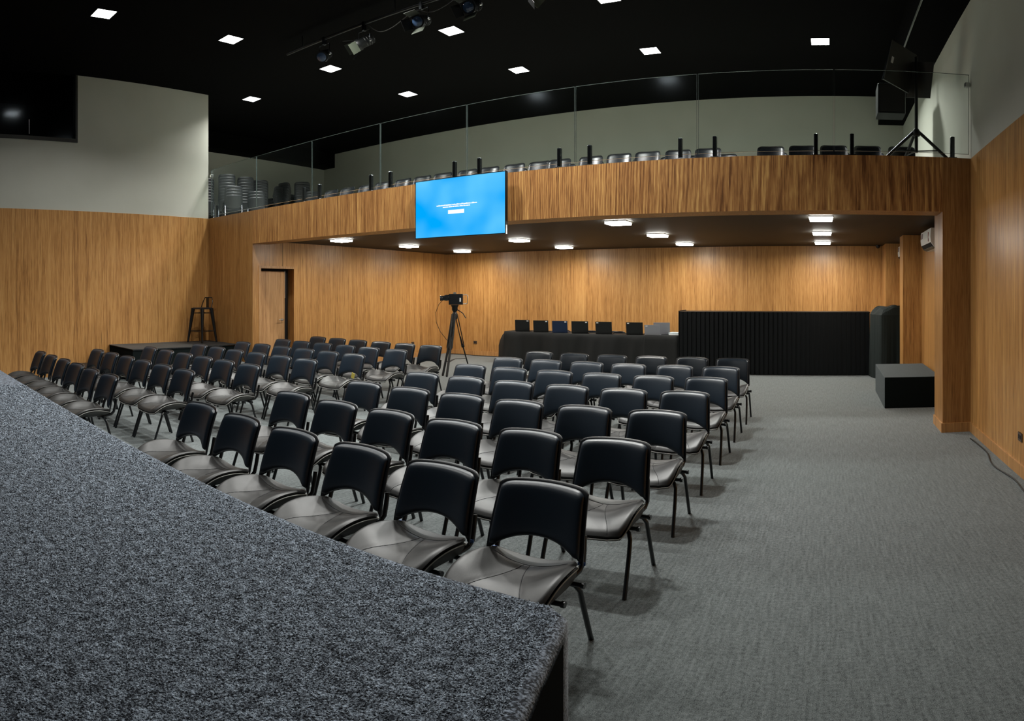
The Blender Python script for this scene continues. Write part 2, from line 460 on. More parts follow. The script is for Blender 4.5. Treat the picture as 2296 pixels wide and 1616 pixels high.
# ------------------------------------------------------------------ ceiling lights
def ceiling_light(x, y, z, led, label, group, s=0.15, dim=1.0):
    t = thing('ceiling_light', label, 'ceiling light', (x, y, z), 0, group)
    th = .045 if z < 4 else .012
    MB().rbox(-s, s, -s, s, -th, -.006, .003).build('diffuser', led, t)
    f_ = MB()
    e = s + .012
    f_.box(-e, e, -e, -s, -.014, 0).box(-e, e, s, e, -.014, 0).box(-e, -s, -s, s, -.014, 0).box(s, e, -s, s, -.014, 0).box(-s, s, -s, s, -.005, 0)
    f_.build('frame', M_white if z < 4 else M_blackpaint, t)
    ld = bpy.data.lights.new('led_panel', 'AREA'); ld.shape = 'SQUARE'; ld.size = 2 * s
    ld.energy = dim * (LAMP if led is M_led else LAMP_LOW); ld.spread = SPREAD if led is M_led else SPREAD_LOW
    ld.color = (1.0, 1.0, 0.96) if led is M_led else (1.0, 0.965, 0.88)
    lo = bpy.data.objects.new('led_panel', ld); C.objects.link(lo); lo.parent = t; lo.location = (0, 0, -th - .006)
    return t
cols_hall = [(-8.43, 'left'), (-5.67, 'second'), (-3.05, 'third'), (-.10, 'right')]
for x, nm in cols_hall:
    ceiling_light(x, 10.22, ZC, M_led, {'left': 'square ceiling light over the balcony, leftmost of its rear row', 'second': 'square ceiling light over the balcony, second from left in the rear row',
                  'third': 'square ceiling light over the balcony, third from left in the rear row', 'right': 'square ceiling light over the balcony near the right wall'}[nm], 'hall ceiling lights', dim=1.15 if nm == 'right' else 1.4)
for x, lb in ((-11.05, 'square ceiling light closest to the grey wall corner above the balcony'), (-8.47, 'square ceiling light just behind the leftmost stage spotlight'),
              (-5.65, 'square ceiling light to the right of the black stage spotlights'), (-3.0, 'square ceiling light cut by the top edge of the picture')):
    ceiling_light(x, 7.95, ZC, M_led, lb, 'hall ceiling lights')
ceiling_light(-8.42, 5.63, ZC, M_led, 'square ceiling light alone above the middle of the left wall', 'hall ceiling lights', dim=.36)
ceiling_light(-8.42, 3.36, ZC, M_led, 'square ceiling light in the top left corner of the hall', 'hall ceiling lights', dim=.5)
ceiling_light(-6.1, 2.3, ZC, M_led, 'square ceiling light over the stage front, out of view to the left', 'hall ceiling lights', dim=.40)
ceiling_light(-3.15, 2.3, ZC, M_led, 'square ceiling light over the first row of the right block, out of view', 'hall ceiling lights', dim=.22)
ceiling_light(-5.65, 5.63, ZC, M_led, 'square ceiling light above the hanging screen, out of view', 'hall ceiling lights', dim=.8)
ceiling_light(-3.05, 5.63, ZC, M_led, 'square ceiling light above the middle of the right block, out of view', 'hall ceiling lights', dim=1.1)
rown = {0: 'front', 1: 'middle', 2: 'rear'}
for i, x in enumerate((-8.38, -5.65, -2.91, -.07)):
    for j, y in enumerate((8.15, 10.2, 12.25)):
        cn = ('beside the door wall', 'behind the hanging screen', 'between screen and right pier', 'nearest the right wall')[i]
        ceiling_light(x, y, ZU, M_ledlow, 'square light under the balcony, %s of the three %s' % (rown[j], cn), 'lights under the balcony', dim=(.75, .75, 1.6)[j])

# ------------------------------------------------------------------ the padded chair
def sgn(x): return -1.0 if x < 0 else 1.0
def seat_xy(s, t, grow=0.0):
    k = 0.085
    x = s * (1 - k * t ** 6); y = t * (1 - k * s ** 6)
    hw = 0.240 - 0.026 * max(0, t) ** 2 - 0.008 * max(0, -t) ** 2 + grow
    return x * hw, -0.025 + y * (0.232 + grow)
def seat_top(s, t):
    z = 0.422 + 0.006 * t
    E = 0.058 * (1 - ((t - .08) / 1.08) ** 2) + .008
    z += E * abs(s) ** 2.0
    z -= 0.034 * max(0, (-t - 0.35) / 0.65) ** 2 * (1 - .2 * abs(s))
    z += 0.010 * math.exp(-((t + .15) / .5) ** 2) * math.exp(-((abs(s) - .72) / .25) ** 2)
    sc = 0.06 + 0.62 * (max(0.0, (0.55 - t)) / 1.55) ** 1.5
    dd = abs(abs(s) - sc)
    if t < 0.60: z -= 0.0030 * math.exp(-(dd / 0.055) ** 2) * min(1, (0.60 - t) / .1)
    z -= 0.0030 * math.exp(-((t - 0.56 - .16 * s * s) / 0.05) ** 2) * (1 - abs(s) ** 4)
    e = max(abs(s), abs(t))
    z -= 0.016 * max(0, (e - 0.88) / 0.12) ** 2.2
    return z
def build_seat():
    n = 44
    A = np.linspace(-1, 1, n)
    A = np.sign(A) * np.abs(A) ** 0.92
    mb = MB()
    top = []; bot = []
    for t in A:
        r1 = []; r2 = []
        for s in A:
            x, y = seat_xy(s, t); r1.append((x, y, seat_top(s, t)))
        top.append(r1)
    mb.grid(top, True, True)
    m = 12
    B = np.linspace(-1, 1, m)
    rim = [(s, -1.0) for s in A] + [(1.0, t) for t in A[1:]] + [(s, 1.0) for s in A[::-1][1:]] + [(-1.0, t) for t in A[::-1][1:]]
    R1 = [(*seat_xy(s, t), seat_top(s, t)) for s, t in rim]
    R2 = [(*seat_xy(s, t, -.012), seat_top(s, t) - .022) for s, t in rim]
    mb.grid([R1, R2], True, True)
    pip = MB().tube([(*seat_xy(s, t, .002), seat_top(s, t) - .020) for s, t in rim[::2]], 0.0034, 5, False)
    sm = MB()
    def onseat(s, t): return (*seat_xy(s, t), seat_top(s, t) + .0006)
    for sg_ in (-1, 1):
        sm.tube([onseat(sg_ * (0.06 + 0.62 * ((0.55 - t) / 1.55) ** 1.5), t) for t in np.linspace(.55, -.97, 26)], .0020, 5, False)
    sm.tube([onseat(s, .56 + .16 * s * s) for s in np.linspace(-.80, .80, 22)], .0020, 5, False)
    ME['seam'] = sm.mesh('seam', M_shell)
    sh = MB()
    def low(s, t):
        x, y = seat_xy(s, t, -.004)
        e = max(abs(s), abs(t))
        return (x * (1 - .12 * (1 - e)), y, min(seat_top(s, t) - .024, .440) * 0 + (seat_top(s, t) - .024 if e > .97 else .392 + .018 * e * e))
    rr = [[], [], []]
    for s, t in rim:
        x, y = seat_xy(s, t, 0.0); z = seat_top(s, t)
        rr[0].append((x, y, z - .024))
        x2, y2 = seat_xy(s, t, -.003); rr[1].append((x2, y2, min(z - .030, .400 + .012 * t * t - .030 * max(0, -t) ** 2)))
        x3, y3 = seat_xy(s * .80, t * .80, 0); rr[2].append((x3, y3, min(.386, z - .034)))
    sh.grid(rr, True, True)
    c = [(p[0], p[1], p[2]) for p in rr[2][:-1]]
    sh.add(c, [tuple(range(len(c)))])
    return mb.mesh('seat', M_seat), pip.mesh('piping', M_piping), sh.mesh('seat_shell', M_seatshell)

def build_back(shell):
    """cushion (shell False) or the wider plastic shell behind it"""
    mb = MB()
    ns, ntt = 30, 20
    Sg = np.sin(np.linspace(-PI / 2, PI / 2, ns)); Tg = (1 - np.cos(np.linspace(0, PI, ntt))) / 2
    g = 0.006 if shell else -0.004
    T = 0.020 if shell else 0.030
    def pt(s, t, side):
        zt = 0.784 + g - .008 * s * s - .020 * abs(s) ** 14
        a = min(1.0, abs(s) / 0.88)
        zb = 0.470 + 0.060 * (1 - a ** 2.3) - g * .8
        if shell: zb -= .034 * abs(s) ** 10
        z = zb + (zt - zb) * t
        hw = 0.232 - .016 * max(0, (z - .5) / .3) + g
        if not shell: hw -= .006
        x = s * hw
        y = 0.205 + (z - .45) * .30 - .050 * (x / .23) ** 2 - .01 * math.sin((z - .45) / .33 * PI)
        fall = max(0.0, 1 - abs(s) ** 12) ** .5 * max(0.0, 1 - abs(2 * t - 1) ** 10) ** .5
        if shell:
            y += .006 + (.5 * T * (0.25 + .75 * fall) * side)
            y += (.004 if side > 0 else 0)
        else:
            y += -.010 + (-T * fall if side < 0 else .004)
        return (x, y, z)
    for side, fl in ((-1, True), (1, False)):
        mb.grid([[pt(s, t, side) for t in Tg] for s in Sg], True, not fl)
    rim = [(s, 0.0) for s in Sg] + [(1.0, t) for t in Tg[1:]] + [(s, 1.0) for s in Sg[::-1][1:]] + [(-1.0, t) for t in Tg[::-1][1:]]
    mb.grid([[pt(s, t, -1) for s, t in rim], [pt(s, t, 1) for s, t in rim]], True)
    return mb.mesh('back_shell' if shell else 'backrest', M_shell if shell else M_leather)

ME = {}
ME['seat'], ME['piping'], ME['seat_shell'] = build_seat()
ME['backrest'] = build_back(False)
ME['back_shell'] = build_back(True)
def leg_mesh(sx, front):
    if front: pts = [(sx * .13, -.10, .372), (sx * .19, -.115, .373), (sx * .222, -.135, .360), (sx * .236, -.155, .325), (sx * .24, -.185, .24), (sx * .243, -.265, 0.0)]
    else: pts = [(sx * .13, .095, .372), (sx * .19, .10, .373), (sx * .222, .11, .360), (sx * .238, .125, .325), (sx * .243, .145, .24), (sx * .25, .22, 0.0)]
    return MB().tube(pts, .0125, 8).mesh('leg', M_tube)
def post_mesh(sx):
    pts = [(sx * .19, .04, .385), (sx * .20, .13, .388), (sx * .21, .185, .40), (sx * .216, .212, .43), (sx * .214, .226, .48), (sx * .208, .246, .56)]
    return MB().tube(pts, .0145, 8, True, 0.8).mesh('back_post', M_tube)
def bar_mesh(y):
    m_ = MB().tube([(-.262, y, .374), (.262, y, .374)], .0125, 8)
    for sx in (-1, 1): m_.tube([(sx * .256, y, .374), (sx * .272, y, .374)], .0165, 8)
    return m_.mesh('crossbar', M_tube)
ME['legs'] = [leg_mesh(-1, 1), leg_mesh(1, 1), leg_mesh(-1, 0), leg_mesh(1, 0)]
ME['posts'] = [post_mesh(-1), post_mesh(1)]
ME['bars'] = [bar_mesh(-.10), bar_mesh(.095)]
ME['tag'] = [MB().box(q_ - .017, q_ + .017, .192, .202, .425, .440).mesh('post_label', M_blue) for q_ in (-.2155, .2155)]

def link(name, me, parent):
    o = bpy.data.objects.new(name, me); C.objects.link(o); o.parent = parent; return o
def make_chair(loc, rz, label, group):
    t = thing('padded_chair', label, 'chair', loc, rz, group)
    st = link('seat', ME['seat'], t); link('piping', ME['piping'], st); link('seam', ME['seam'], st)
    link('seat_shell', ME['seat_shell'], t)
    link('backrest', ME['backrest'], t); link('back_shell', ME['back_shell'], t)
    for m_ in ME['posts']: link('back_post', m_, t)
    for m_ in ME['legs']: link('leg', m_, t)
    for m_ in ME['bars']: link('crossbar', m_, t)
    return t
order = ['front', 'second', 'third', 'fourth', 'fifth', 'sixth', 'last']
nth = ['aisle-end', 'second', 'third', 'fourth', 'fifth', 'far-end']
first = make_chair((0, 0, 0), 0, 'x', 'x')
tree = make_tree(first)
used = False
for i in range(7):
    for j in range(6):
        for blk in (0, 1):
            jx, jy, jr = random.uniform(-.008, .008), random.uniform(-.012, .012), random.uniform(-.022, .022)
            y = 2.21 + .925 * i + jy
            if blk == 0:
                x = -1.235 - .574 * j + jx
                pos = ('at the open floor end', 'second from the open floor', 'third from the open floor', 'fourth from the open floor', 'fifth from the open floor', 'beside the centre aisle')[j]
                lab = 'black padded chair in the %s row of the right block, %s' % (order[i], pos); gp = 'chairs of the right block'
            else:
                x = -6.0 - .018 * i - (.535 + .004 * i) * j + jx
                pos = ('beside the centre aisle', 'second from the aisle', 'third from the aisle', 'fourth from the aisle', 'fifth from the aisle', 'nearest the left wall')[j]
                lab = 'black padded chair in the %s row of the left block, %s' % (order[i], pos); gp = 'chairs of the left block'
            if not used:
                first.location = (x, y, 0); first.rotation_euler = (0, 0, jr); first['label'] = lab; first['group'] = gp
                used = True
                near_ = [first]
            else:
                c_ = dup(tree, (x, y, 0), (0, 0, jr), lab, gp)
                if i == 0 and j == 1 and blk == 0: near_.append(c_)

for c_ in near_:
    for m_ in ME['tag']: link('post_label', m_, c_)

# ------------------------------------------------------------------ balcony chairs: glossy plastic shells
def shell_back(w_, zt, zb, lean, y0):
    mb = MB(); n = 14
    def pt(s, t, side):
        sx = s * (1 - .10 * abs(2 * t - 1) ** 8)
        tt = .5 + (t - .5) * (1 - .14 * abs(s) ** 8)
        z = zb + (zt - zb) * tt
        x = sx * w_
        y = y0 + (z - zb) * lean - .045 * (x / w_) ** 2 + side * .006
        e = max(abs(s), abs(2 * t - 1))
        y -= .012 * max(0, (e - .85) / .15) ** 2
        return (x, y, z)
    G = np.sin(np.linspace(-PI / 2, PI / 2, n))
    for side in (-1, 1):
        mb.grid([[pt(s, (t + 1) / 2, side) for t in G] for s in G], True, side > 0)
    rim = [(s, 0.0) for s in G] + [(1.0, (t + 1) / 2) for t in G[1:]] + [(s, 1.0) for s in G[::-1][1:]] + [(-1.0, (t + 1) / 2) for t in G[::-1][1:]]
    mb.grid([[pt(s, t, -1) for s, t in rim], [pt(s, t, 1) for s, t in rim]], True)
    return mb
MEb = {}
MEb['backrest'] = shell_back(.215, .80, .46, .28, .19).mesh('backrest', M_gloss)
sb_ = MB(); n = 12; G = np.sin(np.linspace(-PI / 2, PI / 2, n))
def spt(s, t, k): return (s * .215 * (1 - .07 * t ** 6), t * .21 * (1 - .07 * s ** 6), .445 + .012 * s * s - .02 * max(0, -t) ** 3 + .01 * t - k * .02)
sb_.grid([[spt(s, t, 0) for t in G] for s in G], True)
sb_.grid([[spt(s, t, 1) for t in G] for s in G], True, True)
rim = [(s, -1.0) for s in G] + [(1.0, t) for t in G[1:]] + [(s, 1.0) for s in G[::-1][1:]] + [(-1.0, t) for t in G[::-1][1:]]
sb_.grid([[spt(s, t, 0) for s, t in rim], [spt(s, t, 1) for s, t in rim]], True)
MEb['seat'] = sb_.mesh('seat', M_gloss)
MEb['legs'] = [MB().tube([(sx * .17, yy * .5, .42), (sx * .20, yy * .8, .40), (sx * .22, yy, 0.0)], .011, 6).mesh('leg', M_darkmetal) for sx in (-1, 1) for yy in (-.22, .24)]
MEb['posts'] = [MB().tube([(sx * .17, .05, .42), (sx * .20, .17, .43), (sx * .205, .215, .50), (sx * .20, .235, .60)], .010, 6).mesh('back_post', M_metal) for sx in (-1, 1)]
MEs = {k_: m_.copy() for k_, m_ in (('seat', MEb['seat']), ('backrest', MEb['backrest']))}
for m_ in MEs.values(): m_.materials[0] = M_shell
def shell_chair(loc, rz, label, group, rx=0.0, ms=None):
    ms = ms or MEb
    t = thing('balcony_chair', label, 'chair', loc, rz, group)
    t.rotation_euler = (rx, 0, rz)
    link('seat', ms['seat'], t); link('backrest', ms['backrest'], t)
    for m_ in MEb['legs']: link('leg', m_, t)
    if ms is MEb:
        for m_ in MEb['posts']: link('back_post', m_, t)
    return t
bx = [1.18, .64, .12, -.37, -.87, None, -1.87, -2.36, -2.87, -3.37, -3.88, None, -4.46, -4.86, -5.36, -5.89, -6.37, -6.94, -7.45, -7.97, -8.5, -9.02, -9.55, -10.07]
sect = ['right-hand', 'middle', 'left-hand']; k = 0; q = 0
numw = ['first', 'second', 'third', 'fourth', 'fifth', 'sixth', 'seventh', 'eighth', 'ninth', 'tenth', 'eleventh', 'twelfth', 'thirteenth']
for x in bx:
    if x is None: k += 1; q = 0; continue
    shell_chair((x, 9.28 + random.uniform(-.02, .02), 3.225), random.uniform(-.03, .03), 'glossy black balcony chair, front row, %s from the right in the %s section' % (numw[q], sect[k]), 'front row of the balcony')
    q += 1
bx2 = [1.45, .93, .33, -.22, -.78, None, -1.66, -2.15, -2.66, -3.17, -3.68, -4.18, None, -4.75, -5.28, -5.8, -6.33, -6.86, -7.4, -7.93, -8.45, -8.98, -9.5, -10.0]
k = 0; q = 0
for x in bx2:
    if x is None: k += 1; q = 0; continue
    shell_chair((x * 1.0 - .12, 10.42, 3.38), random.uniform(-.04, .04), 'dark balcony chair, rear row, %s from the right in the %s section' % (numw[q], sect[k]), 'rear row of the balcony')
    q += 1
# stacks on the left end of the balcony
stk = [(-13.35, 8.15, 9, -2.15, 'leftmost stack by the wall corner'), (-12.90, 8.50, 10, -2.15, 'tallest stack near the wall corner'), (-12.95, 9.10, 10, -2.05, 'stack left of the first glass joint'),
       (-13.10, 9.70, 10, -2.2, 'stack behind the first glass joint'), (-13.30, 10.35, 9, -1.2, 'narrow stack right of the first glass joint'), (-13.25, 10.75, 11, -3.0, 'stack left of the second glass joint'),
       (-12.60, 10.75, 10, -2.2, 'stack at the second glass joint'), (-11.95, 10.6, 5, -2.3, 'low stack right of the second glass joint'), (-12.2, 8.2, 4, -2.0, 'low stack in front of the tall ones'),
       (-12.15, 8.9, 3, -2.3, 'lowest stack in front of the tall ones')]
for x, y, n_, rz, nm in stk:
    for m_ in range(n_):
        pw = 'bottom' if m_ == 0 else ('top' if m_ == n_ - 1 else '%s from the bottom' % numw[m_])
        shell_chair((x + .010 * m_ * math.sin(rz), y - .010 * m_ * math.cos(rz), 3.2 + .075 * m_), rz, 'black chair, %s, in the %s' % (pw, nm), 'stacked chairs on the balcony', 0.0, MEs)

# ------------------------------------------------------------------ glass balustrade
bal = thing('glass_balustrade', 'frameless glass railing along the top of the balcony front', 'railing', (0, YF + .06, ZT + .003))
joints = [XL, -9.65, -8.0, -6.38, -4.75, -3.10, -1.52, .09, XR]
for a, b_ in zip(joints[:-1], joints[1:]):
    a += .008; b_ -= .008
    g_ = MB()
    g_.box(a + .003, b_ - .003, -.006, .006, .063, 1.096)
    g_.m = 1
    g_.box(a, a + .003, -.006, .006, .06, 1.1).box(b_ - .003, b_, -.006, .006, .06, 1.1)
    g_.box(a + .003, b_ - .003, -.006, .006, 1.096, 1.1).box(a + .003, b_ - .003, -.006, .006, .06, .063)
    g_.build('glass_panel', [M_glass, M_edge], bal)
for x in [-11.10, -8.22, -7.80, -6.58, -6.17, -4.96, -4.54, -3.32, -2.90, -1.73, -1.31, -.12, .30, 1.49]:
    s_ = MB().rbox(-.024, .024, -.030, .030, 0.012, .27, .008)
    s_.rbox(-.05, .05, -.045, .045, 0, .012, .006)
    s_.build('spigot', M_darkmetal, bal, (x, 0, 0))
for x in (XL + .03, XR - .03):
    MB().rbox(-.03, .03, -.03, .03, .93, .99, .008).build('wall_clamp', M_metal, bal, (x, 0, 0))

# ------------------------------------------------------------------ wall screen
tv = thing('wall_screen', 'flat screen with bright blue slide hung on the balcony front', 'television', (-4.76, YF - .13, 2.445))
TW, TH = .755, .845
MB().box(-TW, TW, -.012, .045, 0, TH).build('casing', M_blackpaint, tv)
def screen_mat():
    m = bpy.data.materials.new('blue slide'); m.use_nodes = True
    nt = m.node_tree; N = nt.nodes; L = nt.links; N.remove(N['Principled BSDF'])
    tc = N.new('ShaderNodeTexCoord'); n = N.new('ShaderNodeTexNoise'); n.inputs['Scale'].default_value = 1.5; n.inputs['Detail'].default_value = 1.5
    L.new(tc.outputs['Object'], n.inputs['Vector'])
    r = N.new('ShaderNodeValToRGB'); e = r.color_ramp.elements
    e[0].position = .36; e[0].color = (0.0, .40, 1.0, 1); e[1].position = .62; e[1].color = (.12, .60, 1.0, 1)
    L.new(n.outputs['Fac'], r.inputs[0])
    em = N.new('ShaderNodeEmission'); em.inputs[1].default_value = 0.25
    L.new(r.outputs[0], em.inputs[0]); L.new(em.outputs[0], N['Material Output'].inputs[0])
    return m
MB().box(-TW + .010, TW - .010, -.0135, -.012, .012, TH - .010).build('display', screen_mat(), tv)
M_text = emission('slide text', (1, 1, 1), 0.30)
tx = MB()
def line(x0, x1, z, hgt):
    x = x0
    while x < x1:
        wdt = random.uniform(.010, .019)
        hh = hgt * random.choice((.75, .75, 1.0))
        tx.box(x, min(x + wdt, x1), -.0145, -.0136, z, z + hh)
        x += wdt + random.choice((.002, .002, .002, .006))
line(-.37, .31, .445, .018); line(-.26, .20, .418, .017)
tx.box(-.17, .10, -.0145, -.0136, .325, .378)
tx.build('slide_text', M_text, tv)
MB().box(-.3, .3, .045, .13, .25, .6).build('wall_bracket', M_blackpaint, tv)
MB().box(TW, TW + .004, -.01, .02, 0, .12).build('side_strip', M_metal, tv)  # steel strip low on the right edge of the casing

# ------------------------------------------------------------------ stage with carpet
sp = [(-11.34, 1.88), (-1.10, 1.88), (-.90, 1.86), (-.815, 1.80), (-.785, 1.70), (-.70, 1.36), (-.52, .75), (-.36, .1), (-.25, -.6), (-.20, -2.59), (-11.34, -2.59)]
ZS = .52
def stage_poly(d):
    """outline moved outward by d (only the visible front and side)"""
    out = []
    n = len(sp)
    for i, (x, y) in enumerate(sp):
        if x < -11.3 or y < -2.5:
            out.append((x + (d if (y < -2.5 and x > -5) else 0), y + (d if y > 0 else 0))); continue
        a = Vector(sp[i - 1]); b_ = Vector((x, y)); c_ = Vector(sp[(i + 1) % n])
        t = ((b_ - a).normalized() + (c_ - b_).normalized()).normalized()
        out.append((x - t.y * d, y + t.x * d))
    return out
sb = MB()
prof = [(0.0, 0.0), (0.0, ZS - .035), (-.006, ZS - .016), (-.018, ZS - .005), (-.035, ZS)]
rings = []
for d, z in prof:
    P = stage_poly(d)
    rings.append([(x, y, z) for x, y in P] + [(P[0][0], P[0][1], z)])
sb.grid(rings, True, False)
P = stage_poly(-.035); sb.add([(x, y, ZS) for x, y in P], [tuple(range(len(P)))[::-1]])
stage = tag(sb.build('stage', M_stage), 'low stage covered in mottled blue-grey carpet, in the foreground', 'stage')
# black painted side of the stage below the carpet corner
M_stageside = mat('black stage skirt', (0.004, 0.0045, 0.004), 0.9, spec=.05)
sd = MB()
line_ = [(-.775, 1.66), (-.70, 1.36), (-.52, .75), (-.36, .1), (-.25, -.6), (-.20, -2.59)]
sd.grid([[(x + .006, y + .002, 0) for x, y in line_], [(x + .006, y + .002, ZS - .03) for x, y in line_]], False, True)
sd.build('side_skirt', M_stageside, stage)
# pile: loose fibres standing out of the stage carpet, denser near the viewer
N_ = 240000
r_ = np.sqrt(rng.uniform(.5 ** .5, 8.5 ** .5, N_ * 2) ** 4) if False else np.exp(rng.uniform(math.log(1.15), math.log(7.5), N_ * 2))
ph = rng.uniform(-1.40, -.30, N_ * 2)
px, py = r_ * np.sin(ph), r_ * np.cos(ph)
ok = (py < 1.845) & (px < -.90)
ok |= (py < 1.80) & (py > 0.2) & (px < np.minimum(-.845 + (1.80 - py) * .22, -.845 + (1.80 - py) * .28))
ok &= (px > -11.2)
px, py = px[ok][:N_], py[ok][:N_]; n_ = len(px)
dist = np.hypot(px, py)
L_ = (0.0055 + .0022 * dist) * rng.uniform(.6, 1.5, n_); Wd = (.0010 + .0006 * dist) * rng.uniform(.7, 1.3, n_)
az = rng.uniform(0, 2 * PI, n_); el_ = rng.uniform(.15, 1.0, n_)
dx, dy, dzz = np.cos(az) * np.cos(el_), np.sin(az) * np.cos(el_), np.sin(el_)
sx_, sy_ = -np.sin(az), np.cos(az)
z_ = np.full(n_, ZS - .001)
z_ -= .004 * np.clip((py - 1.82) / .025, 0, 1)
base1 = np.stack([px - sx_ * Wd, py - sy_ * Wd, z_], 1); base2 = np.stack([px + sx_ * Wd, py + sy_ * Wd, z_], 1)
mid1 = np.stack([px + dx * L_ * .6 - sx_ * Wd, py + dy * L_ * .6 - sy_ * Wd, z_ + dzz * L_ * .75], 1)
mid2 = np.stack([px + dx * L_ * .6 + sx_ * Wd, py + dy * L_ * .6 + sy_ * Wd, z_ + dzz * L_ * .75], 1)
tip = np.stack([px + dx * L_, py + dy * L_, z_ + dzz * L_ * .55], 1)
V = np.stack([base1, base2, mid2, mid1, tip], 1).reshape(-1, 3)
me = bpy.data.meshes.new('carpet_pile')
nv = len(V)
me.vertices.add(nv); me.vertices.foreach_set('co', V.ravel())
idx = (np.arange(n_) * 5)[:, None]
quads = idx + np.array([[0, 1, 2, 3]]); tris = idx + np.array([[3, 2, 4]])
me.loops.add(n_ * 7)
loops = np.concatenate([quads, tris], 1).ravel()
me.loops.foreach_set('vertex_index', loops)
me.polygons.add(n_ * 2)
starts = np.stack([np.arange(n_) * 7, np.arange(n_) * 7 + 4], 1).ravel()
me.polygons.foreach_set('loop_start', starts)
me.update(calc_edges=True)
me.validate()
M_pile = carpet_mat('stage carpet fibres', (0.025, 0.03, 0.04), (0.50, 0.58, 0.68), 0.43, 0.64, 120, 0.0, 0.0)
me.materials.append(M_pile)
po = bpy.data.objects.new('carpet_pile', me); C.objects.link(po); po.parent = stage; po['kind'] = 'stuff'

# ------------------------------------------------------------------ slatted counter
ct = thing('slatted_counter', 'long black counter faced with vertical slats in front of the rear wall', 'counter', (-1.06, 12.1, 0))
hw = 1.93
MB().box(-hw, hw, .02, .62, 0, 1.262).build('body', M_blackpaint, ct)
ns = 42; pit = 2 * hw / ns
for i in range(ns):
    x = -hw + pit * (i + .5)
    d_ = .018 + .006 * ((i * 7) % 3)
    MB().box(-pit * .36, pit * .36, -d_, .02, .005, 1.262).build('slat', M_slat, ct, (x, 0, 0))
MB().box(-hw - .01, hw + .01, -.012, .63, 1.262, 1.275).build('counter_top', M_blackpaint, ct)
MB().box(-hw - .012, -hw, -.02, .62, 0, 1.29).build('end_panel', M_slat, ct)

# ------------------------------------------------------------------ covered tables, laptops
def drape(x0, x1, y0, y1, zt, n_long, amp, flareL, flareR, seed):
    rnd = random.Random(seed)
    ph = [rnd.uniform(0, 6.28) for _ in range(6)]
    P = []
    loop = []
    nx = n_long; ny = 14
    for i in range(nx): loop.append((x0 + (x1 - x0) * i / nx, y0, (0, -1)))
    for i in range(ny): loop.append((x1, y0 + (y1 - y0) * i / ny, (1, 0)))
    for i in range(nx): loop.append((x1 - (x1 - x0) * i / nx, y1, (0, 1)))
    for i in range(ny): loop.append((x0, y1 - (y1 - y0) * i / ny, (-1, 0)))
    loop.append(loop[0])
    levels = [1.0, .985, .96, .9, .8, .7, .55, .4, .25, .1, .01]
    mb = MB()
    for lv in levels:
        row = []
        for (x, y, nrm) in loop:
            s = x * 3.1 + y * 2.3
            f = (1 - lv)
            rip = amp * f * (math.sin(s * 1.9 + ph[0]) + .6 * math.sin(s * 4.3 + ph[1] + f * 1.5) + .4 * math.sin(s * 8.7 + ph[2] + f * 2.0))
            fl = .02 + .05 * f
            if nrm[0] < 0: fl += flareL * math.sin(min(1, f * 1.6) * PI * .62)
            if nrm[0] > 0: fl += flareR * f
            cdx = (nrm[0] or (.0)) ; cdy = nrm[1]
            out = (fl + rip) if lv < 1 else 0.0
            if lv == .985: out = .006
            if lv == .96: out = .014
            row.append((x + cdx * out, y + cdy * out, zt * lv))
        P.append(row)
    mb.grid(P, True)
    mb.add([(x, y, zt) for x, y, _ in loop[:-1]], [tuple(range(len(loop) - 1))])
    return mb
tb = thing('folding_table', 'long table hidden under the black cloth, left of the counter', 'table', (-5.1, 12.55, 0))
MB().box(-2.0, 2.0, -.30, .30, .715, .742).build('table_top', M_blackpaint, tb)
for sx in (-1.85, 1.85):
    for sy in (-.25, .25): MB().tube([(sx, sy, .715), (sx, sy, 0)], .014, 8).build('leg', M_tube, tb)
tag(drape(-7.17, -3.62, 12.22, 12.87, .755, 90, .030, .15, .02, 3).build('tablecloth', M_cloth), 'black cloth over the laptop table, falling in folds to the floor', 'tablecloth')
tag(drape(-3.75, -3.06, 12.16, 12.80, .765, 30, .016, .01, .03, 9).build('tablecloth', M_cloth), 'shorter black cloth over the end of the laptop table beside the counter', 'tablecloth')

def laptop(x, y, z, rz, m_lid, label, stick=1, w_=.165, hh=.262, tilt=.16):
    w_ *= 1.10
    t = thing('laptop', label, 'laptop', (x, y, z), rz, 'laptops on the black cloth')
    MB().rbox(-w_, w_, .0, .235, .003, .018, .004).build('keyboard_base', m_lid, t)
    MB().box(-w_ + .02, w_ - .02, .03, .14, .018, .0195).build('keys', M_key, t)
    R = Matrix.Rotation(tilt, 3, 'X')
    l_ = MB(); l_.box(-w_, w_, -.004, .004, 0, hh, R, (0, .0, .012)); lid = l_.build('lid', m_lid, t)
    if stick:
        s_ = MB()
        xx = stick * (w_ - .045)
        s_.box(xx - .022, xx + .022, -.0055, -.004, hh - .035, hh - .012, R, (0, 0, .012)); s_.build('label_sticker', M_offwhite, lid)
    return t
zt = .757
for (x, rz, m_, lb, st, ww) in (
        (-6.74, .30, M_laptop, 'open black laptop at the left end of the black cloth', 1, .155), (-6.25, .27, M_laptop, 'open black laptop, second from the left on the cloth', 1, .158),
        (-5.77, .24, M_laptop_blue, 'open navy blue laptop on the black cloth', 1, .16), (-5.29, .25, M_laptop, 'open black laptop just right of the navy one', 1, .17),
        (-4.72, .14, M_laptop, 'open black laptop right of the middle, sticker at its left corner', -1, .165), (-4.02, .12, M_laptop, 'open black laptop left of the two grey ones', -1, .165)):
    laptop(x, 12.30 + random.uniform(-.01, .02), zt, rz, m_, lb, st, ww)
laptop(-3.60, 12.22, zt, .10, M_laptop_grey, 'open grey laptop with a small white sticker, in front of its twin', -1, .15, .215, .18)
laptop(-3.44, 12.38, .767, .10, M_laptop_grey, 'open grey laptop standing highest, beside the counter', 0, .16, .25, .10)
